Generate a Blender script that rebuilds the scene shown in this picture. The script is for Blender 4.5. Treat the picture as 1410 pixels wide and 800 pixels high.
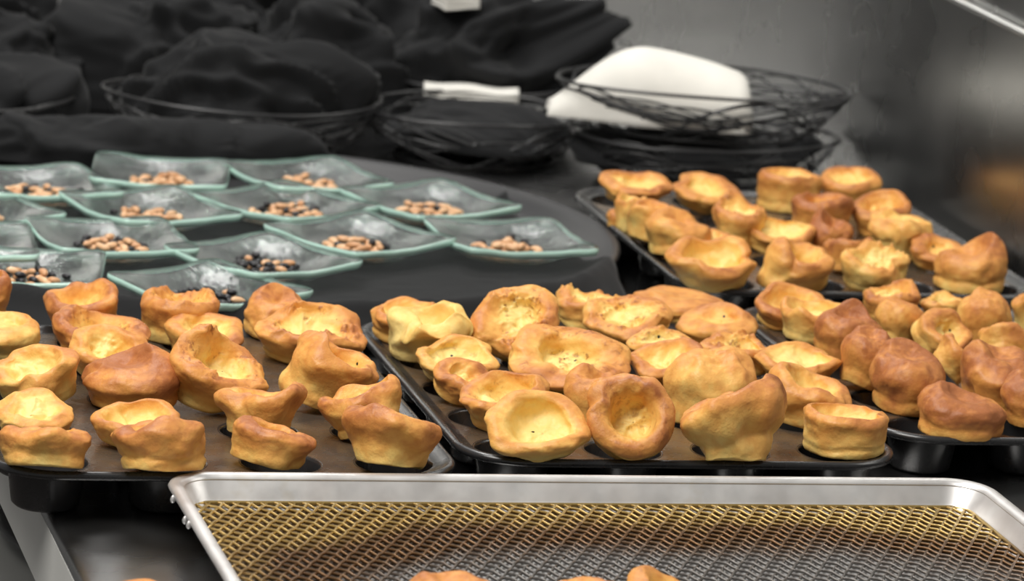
import bpy, bmesh, math, random
import numpy as np
from mathutils import Matrix, Vector
for o in list(bpy.data.objects): bpy.data.objects.remove(o, do_unlink=True)
scene = bpy.context.scene
COL = scene.collection
U = 0.01                                                    # the tables below are in centimetres
# ---------------------------------------------------------------- camera
cam_d = bpy.data.cameras.new('camera'); cam = bpy.data.objects.new('camera', cam_d); COL.objects.link(cam)
CR = Vector((0.96527855, -0.24840468, 0.08082351)); CU = Vector((-0.01972783, 0.23919919, 0.97077009)); CF = Vector((0.26047675, 0.93865801, -0.22599337))
cam.matrix_world = Matrix(((CR.x, CU.x, -CF.x, -78.494*U), (CR.y, CU.y, -CF.y, -289.989*U), (CR.z, CU.z, -CF.z, 86.908*U), (0, 0, 0, 1)))
cam_d.sensor_width = 36.0; cam_d.lens = 5654.66/1410*36.0; cam_d.clip_start = .05; cam_d.clip_end = 60
cam_d.dof.use_dof = True; cam_d.dof.focus_distance = 3.12; cam_d.dof.aperture_fstop = 10.0
scene.camera = cam
# ---------------------------------------------------------------- world, ceiling lights, exposure
world = bpy.data.worlds.new('kitchen_ambient'); scene.world = world; world.use_nodes = True
bg = world.node_tree.nodes['Background']; bg.inputs[0].default_value = (1.0, .985, .96, 1); bg.inputs[1].default_value = .155
def area_light(name, loc, target, sx, sy, watts, color):
    d = bpy.data.lights.new(name, 'AREA'); d.shape = 'RECTANGLE'; d.size = sx; d.size_y = sy; d.energy = watts; d.color = color
    o = bpy.data.objects.new(name, d); COL.objects.link(o); o.location = loc
    o.rotation_euler = (Vector(target)-Vector(loc)).to_track_quat('-Z', 'Y').to_euler(); return o
area_light('ceiling_light_panel', (-.95, -.45, 2.0), (0.0, .3, 0), 1.4, .9, 42, (1, .97, .92))
area_light('ceiling_light_panel', (-.2, 1.5, 2.2), (0.1, 1.2, 0), 1.3, .6, 24, (1, .98, .95))
vs = scene.view_settings; vs.view_transform = 'Standard'; vs.look = 'None'; vs.gamma = 1; vs.use_curve_mapping = False; vs.exposure = 0.52
# ---------------------------------------------------------------- numeric helpers (lengths in cm)
def _hash(ix, iy, iz, seed):
    h = (ix*374761393 + iy*668265263 + iz*2147483647 + seed*1274126177) & 0xFFFFFFFF
    h = ((h ^ (h >> 13))*1274126177) & 0xFFFFFFFF
    h = h ^ (h >> 16)
    return (h & 0xFFFF)/32767.5 - 1.0
def vnoise(P, seed=0):
    P = np.asarray(P, float); I = np.floor(P).astype(np.int64); F = P - I; F = F*F*F*(F*(F*6-15)+10)
    out = 0
    for dx in (0, 1):
        for dy in (0, 1):
            for dz in (0, 1):
                w = (F[..., 0] if dx else 1-F[..., 0])*(F[..., 1] if dy else 1-F[..., 1])*(F[..., 2] if dz else 1-F[..., 2])
                out = out + w*_hash(I[..., 0]+dx, I[..., 1]+dy, I[..., 2]+dz, seed)
    return out
def fbm(P, seed=0, octv=3):
    P = np.asarray(P, float); a, s, f = 0.0, 1.0, 1.0
    for o in range(octv):
        a = a + s*vnoise(P*f + 17.3*o, seed+o); s *= .5; f *= 2.03
    return a
VIEW_YAW = math.radians(15.5)
def az(deg):                                   # 0 = to the right of the room view, 90 = away, in world radians
    return math.radians(deg) - VIEW_YAW
def pudding_mesh(seed, dome=0., peak=0., paz=90, pk=2., inw=0., cav=.55, thick=.26, tilt=0., taz=270, r0=.84,
                 lump=.055, crust=0., wav=.07, tone=.0, fold=0., faz=270, puff=0., N=84, M=66):
    """One popped yorkshire pudding, rim radius ~1, height ~1: bottom -> wall -> rim -> hollow."""
    rng = np.random.RandomState(seed)
    t = min(thick*1.4, .62)
    cup = np.array([(0, 0), (.55*r0, 0), (.9*r0, .0), (r0, .07), (r0*.6+.4, .36), (1.0, .62), (1.04, .82), (1-.20*t, .965), (1-.68*t, .995),
                    (1-1.08*t, .89), ((1-1.2*t)*.84, 1-cav*.74), (.26, 1-cav*.97), (0, 1-cav*.95)])
    dm = np.array([(0, 0), (.55*r0, 0), (.9*r0, .0), (r0, .07), (r0*.6+.4, .34), (1.0, .58), (.9, .80), (.72, .92), (.55, .985),
                   (.40, 1.0), (.27, 1.01), (.13, 1.0), (0, .99)])
    pr = cup*(1-dome) + dm*dome
    K = len(pr); s = np.linspace(0, K-1.0001, M); i = np.floor(s).astype(int); f = (s-i)[:, None]
    g = lambda k: pr[np.clip(k, 0, K-1)]
    p0, p1, p2, p3 = g(i-1), g(i), g(i+1), g(i+2)
    C = .5*(2*p1 + (p2-p0)*f + (2*p0-5*p1+4*p2-p3)*f**2 + (3*p1-p0-3*p2+p3)*f**3)
    rho, ze = np.maximum(C[:, 0], 0), np.maximum(C[:, 1], 0)
    th = np.linspace(0, 2*math.pi, N, endpoint=False)
    T, Sx = np.meshgrid(th, s)
    RHO = np.repeat(rho[:, None], N, 1); ZE = np.repeat(ze[:, None], N, 1)
    ring = np.stack([np.cos(T)*1.1, np.sin(T)*1.1, T*0+seed*3.7], -1)
    pf = np.exp(pk*(np.cos(T-az(paz))-1))
    wav = wav*(1-.8*dome); p2 = rng.uniform(0, 6.28); hp = peak*pf + wav*fbm(ring*.9, seed, 2)*1.9 + 1.3*wav*np.exp(3*(np.cos(T-p2)-1))
    inner = np.clip((Sx-8.0)/3.6, 0, 1)
    wgt = (1-inner)**1.2
    Z = ZE*(1+hp*wgt)
    up = np.clip(Sx/7.5, 0, 1)**2
    RHO = RHO*(1 - inw*pf*up*(1-.4*inner))
    if fold:                                   # a crease pressed into the wall from the rim down
        ff = np.exp(14*(np.cos(T-az(faz))-1))
        RHO = RHO*(1-.35*fold*ff*np.clip(Sx/7, 0, 1)*(1-inner)); Z = Z - .22*fold*ff*up*(1-inner)
    RHO = RHO*(1-rng.uniform(.0, .06)*np.exp(-((ZE-.27-.09*fbm(ring*1.2+2, seed+4, 2))/.05)**2)*(Sx < 6))   # waist where it rose out of its cup
    for _k in range(2):
        fa, fw = rng.uniform(0, 6.28), rng.uniform(.08, .22)*(1-.3*dome); f2 = np.exp(30*(np.cos(T-fa+.35*np.sin(ZE*4+seed))-1)); RHO = RHO*(1-fw*f2*np.clip((Sx-3.2)/3.5, 0, 1)*(1-inner)**2*(1-dome*np.clip((Sx-6.5)/2, 0, 1)))
    RHO = RHO*(1+.07*fbm(ring*.9+5, seed+3, 2))
    X, Y = RHO*np.cos(T), RHO*np.sin(T)
    ox = rng.uniform(-.13, .13, 2)*(1-dome); X = X+ox[0]*inner; Y = Y+ox[1]*inner
    Z = Z + (.17*fbm(np.stack([X*2.1, Y*2.1, Z*0+seed], -1), seed+77, 2)*np.clip((Sx-8.6)/1.6, 0, 1))*(1-dome)*min(cav*2, 1)
    if puff:                                   # a blister risen inside the hollow
        a = rng.uniform(0, 6.28); q = .25
        Z = Z + puff*np.exp(-((X-q*math.cos(a))**2+(Y-q*math.sin(a))**2)/.10)*np.clip((Sx-8.3)/1.5, 0, 1)
    sa = rng.uniform(0, 3.14); sq = rng.uniform(.84, .98); cx_s, sn_s = math.cos(sa), math.sin(sa); q1 = (X*cx_s+Y*sn_s)*sq; q2 = -X*sn_s+Y*cx_s; X, Y = q1*cx_s-q2*sn_s, q1*sn_s+q2*cx_s
    Z = Z + (1-dome)*np.clip((Sx-8.2)/1.2, 0, 1)*.055*fbm(np.stack([X*5, Y*5, Z*3+seed], -1), seed+88, 3)
    P = np.stack([X, Y, Z], -1)
    big = np.clip(Sx/4, 0, 1)[..., None]
    D = np.stack([fbm(P*1.15+9*k, seed+20+k, 2) for k in range(3)], -1)
    P = P + D*lump*1.9*big
    wr = fbm(P*np.array([3.4, 3.4, 4.6]), seed+15, 2); P = P + (wr*.022*big[..., 0])[..., None]*np.stack([np.cos(T), np.sin(T), T*0+.5], -1)
    fine = fbm(P*7.5, seed+31, 2)
    top = np.clip((Sx-6.2)/1.2, 0, 1)
    cm = np.clip(fbm(P*3.1, seed+40, 2)*1.6+.35, 0, 1)*top*np.clip(crust*2.2, 0, 1)
    P[..., 2] += fine*(.012+.0*top)*big[..., 0] + cm*np.maximum(fbm(P*8.5, seed+50, 2), -.15)*.19*crust
    # browning of the crust: pale in the hollow and at the foot, darkest at shoulder and rim
    bk = np.interp(Sx, [0, 2.5, 3.5, 5, 6.5, 7.6, 8.6, 9.6, 11, 12], [.18, .22, .34, .55, .74, .82, .56, .26, .12, .10])
    bk = bk*(1-dome) + dome*np.interp(Sx, [0, 2.5, 3.5, 5, 7, 12], [.2, .25, .40, .62, .72, .78])
    bk = bk + .17*fbm(P*1.4, seed+60, 2) + .10*fine + tone + .12*pf*peak*(1-inner)
    # tilt about the foot
    if tilt:
        A = az(taz); k = np.array([-math.sin(A), math.cos(A), 0.]); ct, st = math.cos(math.radians(tilt)), math.sin(math.radians(tilt))
        P = P*ct + np.cross(k, P)*st + k*(P@k)[..., None]*(1-ct)
    V = P.reshape(-1, 3); V[:, 2] -= V[:, 2].min()
    V[:, :2] -= .5*(V[:, :2].max(0)+V[:, :2].min(0))
    return V, np.stack([np.clip(bk, 0, 1).ravel(), np.clip(cm, 0, 1).ravel(), (np.clip(1-bk*1.4, 0, 1)*np.clip((Sx-7.6)/.8, .0, 1)).ravel()], -1), N, M
def grid_faces(N, M, wrap=True):
    fs = []
    for j in range(M-1):
        for k in range(N if wrap else N-1):
            a = j*N+k; b = j*N+(k+1) % N
            fs.append((a, b, b+N, a+N))
    return fs
# ---------------------------------------------------------------- mesh helpers
def mesh_obj(name, V, Fc, mat, parent=None, smooth=True, loc=None, rotz=0.0, me=None):
    if me is None:
        me = bpy.data.meshes.new(name); me.from_pydata([tuple(float(c)*U for c in v) for v in V], [], [tuple(int(i) for i in f) for f in Fc]); me.update()
        if smooth: me.polygons.foreach_set('use_smooth', [True]*len(me.polygons))
        if mat: me.materials.append(mat)
    o = bpy.data.objects.new(name, me); COL.objects.link(o)
    if parent is not None: o.parent = parent
    if loc is not None: o.location = [c*U for c in loc]
    o.rotation_euler = (0, 0, rotz)
    return o
def empty(name, loc, rotz=0.0):
    o = bpy.data.objects.new(name, None); COL.objects.link(o); o.location = [c*U for c in loc]; o.rotation_euler = (0, 0, rotz); o.empty_display_size = .02; return o
def tag(o, label=None, cat=None, group=None, kind=None):
    if label: o['label'] = label
    if cat: o['category'] = cat
    if group: o['group'] = group
    if kind: o['kind'] = kind
    return o
def rrect(x0, x1, y0, y1, r, n=10):
    P = []
    for cx, cy, a0 in ((x1-r, y1-r, 0), (x0+r, y1-r, 90), (x0+r, y0+r, 180), (x1-r, y0+r, 270)):
        for k in range(n+1):
            a = math.radians(a0+90*k/n); P.append((cx+r*math.cos(a), cy+r*math.sin(a)))
    return np.array(P)
def loft(rings):
    n = len(rings[0]); V = np.concatenate(rings); return V, grid_faces(n, len(rings))
def ring_of(P2, z): return np.column_stack([P2, np.full(len(P2), z)])
def lathe(prof, n=64):
    th = np.linspace(0, 2*math.pi, n, endpoint=False)
    return loft([np.column_stack([r*np.cos(th), r*np.sin(th), np.full(n, z)]) for r, z in prof])
def tube(P, r, closed=False, sides=6):
    P = np.asarray(P, float); n = len(P)
    T = (np.roll(P, -1, 0)-np.roll(P, 1, 0)) if closed else np.gradient(P, axis=0)
    T /= np.linalg.norm(T, axis=1)[:, None]+1e-12
    up = np.array([0, 0, 1.0]); A = np.cross(T, up); L = np.linalg.norm(A, axis=1); A[L < 1e-4] = (1, 0, 0); A /= np.linalg.norm(A, axis=1)[:, None]
    B = np.cross(T, A); V = []
    for k in range(sides):
        a = 2*math.pi*k/sides; V.append(P+r*(math.cos(a)*A+math.sin(a)*B))
    V = np.stack(V, 1).reshape(-1, 3); Fc = []
    for i in range(n if closed else n-1):
        for k in range(sides):
            j = (i+1) % n; Fc.append((i*sides+k, i*sides+(k+1) % sides, j*sides+(k+1) % sides, j*sides+k))
    if not closed:
        Fc.append(tuple(range(sides))[::-1]); Fc.append(tuple((n-1)*sides+k for k in range(sides)))
    return V, Fc
def box(x0, x1, y0, y1, z0, z1, b=0.0):
    if not b:
        V = [(x, y, z) for z in (z0, z1) for y in (y0, y1) for x in (x0, x1)]
        return V, [(0, 2, 3, 1), (4, 5, 7, 6), (0, 1, 5, 4), (2, 6, 7, 3), (0, 4, 6, 2), (1, 3, 7, 5)]
    rs = []
    for d, z in ((b, z0), (0, z0+b), (0, z1-b), (b*.3, z1-b*.3), (b, z1)):
        rs.append(ring_of(rrect(x0+d, x1-d, y0+d, y1-d, max(b-d, .01)+b, 4), z))
    V, Fc = loft(rs); n = len(rs[0]); Fc = Fc+[tuple(range(n))[::-1], tuple(range(4*n, 5*n))]
    return V, Fc
# ---------------------------------------------------------------- materials
def mat(name, color=(.5, .5, .5), rough=.5, metal=0.0, **k):
    m = bpy.data.materials.new(name); m.use_nodes = True; b = m.node_tree.nodes['Principled BSDF']
    b.inputs['Base Color'].default_value = (*color, 1); b.inputs['Roughness'].default_value = rough; b.inputs['Metallic'].default_value = metal
    for kk, v in k.items(): b.inputs[kk.replace('_', ' ')].default_value = v
    return m
class NT:
    def __init__(s, m): s.m = m; s.t = m.node_tree; s.b = s.t.nodes['Principled BSDF']
    def n(s, typ, **k):
        x = s.t.nodes.new(typ)
        for a, v in k.items():
            if hasattr(x, a): setattr(x, a, v)
            else: x.inputs[a.replace('_', ' ')].default_value = v
        return x
    def l(s, a, b): s.t.links.new(a, b)
    def coord(s, scale=(1, 1, 1), which='Object'):
        c = s.n('ShaderNodeTexCoord'); m = s.n('ShaderNodeMapping'); m.inputs['Scale'].default_value = scale; s.l(c.outputs[which], m.inputs[0]); return m.outputs[0]
    def noise(s, vec, scale, detail=3, rough=.55):
        x = s.n('ShaderNodeTexNoise'); x.inputs['Scale'].default_value = scale; x.inputs['Detail'].default_value = detail; x.inputs['Roughness'].default_value = rough; s.l(vec, x.inputs['Vector']); return x.outputs['Fac']
    def ramp(s, fac, stops, interp='LINEAR'):
        r = s.n('ShaderNodeValToRGB'); r.color_ramp.interpolation = interp; e = r.color_ramp.elements
        while len(e) < len(stops): e.new(.5)
        for q, (p, c) in zip(e, stops): q.position = p; q.color = (*c, 1) if len(c) == 3 else c
        s.l(fac, r.inputs[0]); return r.outputs[0]
    def mix(s, f, a, b):
        x = s.n('ShaderNodeMix', data_type='RGBA')
        for inp, v in ((x.inputs[0], f), (x.inputs[6], a), (x.inputs[7], b)):
            if isinstance(v, tuple): inp.default_value = (*v, 1)
            elif isinstance(v, (int, float)): inp.default_value = v
            else: s.l(v, inp)
        return x.outputs[2]
    def math(s, op, a, b=0.0):
        x = s.n('ShaderNodeMath', operation=op)
        for inp, v in ((x.inputs[0], a), (x.inputs[1], b)):
            if isinstance(v, (int, float)): inp.default_value = v
            else: s.l(v, inp)
        return x.outputs[0]
    def bump(s, h, strength, dist=.001):
        x = s.n('ShaderNodeBump'); x.inputs['Strength'].default_value = strength; x.inputs['Distance'].default_value = dist; s.l(h, x.inputs['Height']); s.l(x.outputs[0], s.b.inputs['Normal'])
    def color(s, c): s.l(c, s.b.inputs['Base Color'])
    def rough(s, c): s.l(c, s.b.inputs['Roughness'])
M = {}
def g3(v): return (v, v, v)
# baked batter: crust colour follows the 'bake' attribute (r browning, g toasted crumbs, b soft inside)
m = M['pudding'] = mat('baked_batter', rough=.45, Specular_IOR_Level=.38); t = NT(m)
at = t.n('ShaderNodeAttribute', attribute_name='bake'); sp = t.n('ShaderNodeSeparateColor'); t.l(at.outputs['Color'], sp.inputs[0])
oc = t.coord(); n1 = t.noise(oc, 55, 4, .6); n2 = t.noise(oc, 190, 3, .6); n3 = t.noise(oc, 22, 2)
fac = t.math('ADD', sp.outputs[0], t.math('MULTIPLY', t.math('SUBTRACT', n1, .5), .26)); fac = t.math('ADD', fac, t.math('MULTIPLY', t.math('SUBTRACT', n2, .5), .24)); fac = t.math('ADD', fac, t.math('MULTIPLY', t.math('SUBTRACT', n3, .5), .18))
c = t.ramp(fac, [(.0, (.83, .635, .235)), (.2, (.83, .575, .18)), (.42, (.79, .44, .115)), (.66, (.66, .295, .07)), (.88, (.50, .19, .05)), (1.0, (.36, .12, .035))])
cr = t.ramp(t.math('MULTIPLY', sp.outputs[1], t.ramp(n2, [(.52, g3(0)), (.64, g3(1))])), [(0, g3(0)), (1, g3(1))])
c = t.mix(t.math('MULTIPLY', cr, .75), c, (.26, .085, .025))
vo = t.n('ShaderNodeTexVoronoi'); vo.inputs['Scale'].default_value = 125; t.l(oc, vo.inputs['Vector'])
vs2 = t.n('ShaderNodeSeparateColor'); t.l(vo.outputs['Color'], vs2.inputs[0])
herb = t.math('MULTIPLY', t.math('LESS_THAN', vo.outputs['Distance'], .20), t.math('GREATER_THAN', vs2.outputs[0], .955))
herb = t.math('MULTIPLY', herb, t.math('GREATER_THAN', sp.outputs[2], .34))
c = t.mix(herb, c, (.022, .024, .012)); t.color(c)
t.bump(t.math('ADD', t.math('MULTIPLY', n1, .5), t.math('MULTIPLY', n2, .5)), .55, .0026)
t.rough(t.ramp(n3, [(.3, g3(.42)), (.7, g3(.6))]))
m.node_tree.nodes['Principled BSDF'].inputs['Subsurface Weight'].default_value = .05
m.node_tree.nodes['Principled BSDF'].inputs['Subsurface Radius'].default_value = (1.0, .5, .2); m.node_tree.nodes['Principled BSDF'].inputs['Subsurface Scale'].default_value = .006
# tins
m = M['tin'] = mat('dark_nonstick', (.020, .020, .021), .27, .0, Specular_IOR_Level=.6); t = NT(m); t.rough(t.ramp(t.noise(t.coord(), 30), [(.3, g3(.2)), (.7, g3(.36))]))
m = M['deck'] = mat('greasy_tin_deck', rough=.25, metal=.55); t = NT(m); n = t.noise(t.coord(), 24, 4)
t.color(t.ramp(n, [(.3, (.085, .075, .068)), (.52, (.15, .115, .085)), (.72, (.20, .125, .065))])); t.rough(t.ramp(t.noise(t.coord(), 60), [(.3, g3(.18)), (.7, g3(.34))]))
# steel
def steel(name, c, r0, r1, brush, metal=1.0):
    m = M[name] = mat(name, c, r0, metal); t = NT(m); n = t.noise(t.coord(brush), 1, 4, .6)
    n2 = t.noise(t.coord(), 5, 3); t.rough(t.ramp(n2, [(.3, g3(r0)), (.72, g3(r1))])); t.bump(n, .012, .0004)
    t.color(t.ramp(n2, [(.25, tuple(x*.86 for x in c)), (.75, c)])); return m
steel('wall_steel', (.54, .54, .53), .22, .34, (60, 400, 6))
steel('counter_steel', (.36, .36, .36), .20, .32, (300, 8, 60))
steel('apron_steel', (.70, .70, .67), .42, .55, (200, 5, 60), .25)
steel('bright_steel', (.75, .75, .74), .25, .35, (30, 30, 30))
m = M['aluminium'] = mat('worn_aluminium', (.70, .69, .68), .38, .7); t = NT(m); n = t.noise(t.coord(), 16, 4)
t.color(t.ramp(n, [(.3, (.60, .575, .56)), (.62, (.72, .715, .71)), (.78, (.56, .50, .40))])); t.rough(t.ramp(t.noise(t.coord(), 40), [(.3, g3(.36)), (.7, g3(.52))]))
# baked-on stains on the sheet pan floor and on the wire mat
def stained(name, clean, mid, burnt, metal, r):
    m = M[name] = mat(name, clean, r, metal); t = NT(m)
    co = t.n('ShaderNodeTexCoord'); sx = t.n('ShaderNodeSeparateXYZ'); t.l(co.outputs['Object'], sx.inputs[0])
    n = t.noise(t.coord(), 9, 3); n2 = t.noise(t.coord(), 45, 3)
    # distance from the middle of the pan's bare patch (pan coordinates, metres)
    dx = t.math('DIVIDE', t.math('SUBTRACT', sx.outputs[0], .03), .31); dy = t.math('DIVIDE', t.math('SUBTRACT', sx.outputs[1], -.075), .205)
    d = t.math('SQRT', t.math('ADD', t.math('POWER', t.math('ABSOLUTE', dx), 2.6), t.math('POWER', t.math('ABSOLUTE', dy), 2.6)))
    d = t.math('ADD', d, t.math('MULTIPLY', t.math('SUBTRACT', n, .5), .55)); d = t.math('ADD', d, t.math('MULTIPLY', t.math('SUBTRACT', n2, .5), .18))
    t.color(t.ramp(t.math('MULTIPLY', d, .6), [(.40, clean), (.50, tuple(.5*(a+b) for a, b in zip(clean, burnt))), (.56, burnt), (.66, burnt), (.76, mid), (1, mid)])); return m
stained('pan_floor', (.55, .55, .55), (.10, .058, .018), (.045, .030, .02), .75, .42)
stained('wire_mat', (.13, .12, .11), (.42, .29, .10), (.16, .085, .035), .8, .32)
# cloths
def cloth_mat(name, c, sheen=.15):
    m = M[name] = mat(name, c, .82, 0, Sheen_Weight=sheen, Specular_IOR_Level=.2); t = NT(m); w = t.n('ShaderNodeTexWave'); w.inputs['Scale'].default_value = 420; t.l(t.coord(), w.inputs['Vector'])
    n = t.noise(t.coord(), 300, 2); t.bump(n, .15, .0006); t.color(t.ramp(t.noise(t.coord(), 14, 3), [(.3, tuple(x*.85 for x in c)), (.7, c)])); return m
cloth_mat('black_cloth', (.0105, .011, .012), .07)
cloth_mat('white_cloth', (.82, .80, .74), .1)
M['wire'] = mat('black_wire', (.018, .018, .019), .34, 0, Specular_IOR_Level=.55)
M['tray'] = mat('black_tray_plastic', (.032, .032, .034), .48, 0, Specular_IOR_Level=.4); t = NT(M['tray']); t.bump(t.noise(t.coord(), 500, 2), .12, .0006)
M['dark'] = mat('black_plastic', (.016, .016, .017), .5)
m = M['glass'] = mat('green_edged_glass', (.93, .955, .95), .13, 0, IOR=1.5, Transmission_Weight=.98); t = NT(m)
t.bump(t.noise(t.coord(), 150, 3), .6, .002)
va = t.n('ShaderNodeVolumeAbsorption'); va.inputs['Color'].default_value = (.30, .80, .62, 1); va.inputs['Density'].default_value = 9; t.l(va.outputs[0], t.t.nodes['Material Output'].inputs['Volume'])
M['glass_edge'] = mat('cut_glass_edge_painted_light', (.62, .90, .79), .12, 0, IOR=1.5, Transmission_Weight=.35)  # pale mint base colour paints in the light glass carries to its edge
def bean_mat(name, a, b):
    m = M[name] = mat(name, a, .42); t = NT(m); oi = t.n('ShaderNodeObjectInfo'); n = t.noise(t.coord(), 260, 2)
    t.color(t.mix(t.math('ADD', t.math('MULTIPLY', oi.outputs['Random'], .7), t.math('MULTIPLY', n, .4)), a, b))
bean_mat('tan_bean', (.80, .52, .30), (.50, .235, .10)); bean_mat('black_bean', (.006, .006, .008), (.016, .015, .018))
m = M['floor'] = mat('dark_quarry_tile', (.06, .052, .048), .5)
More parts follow.
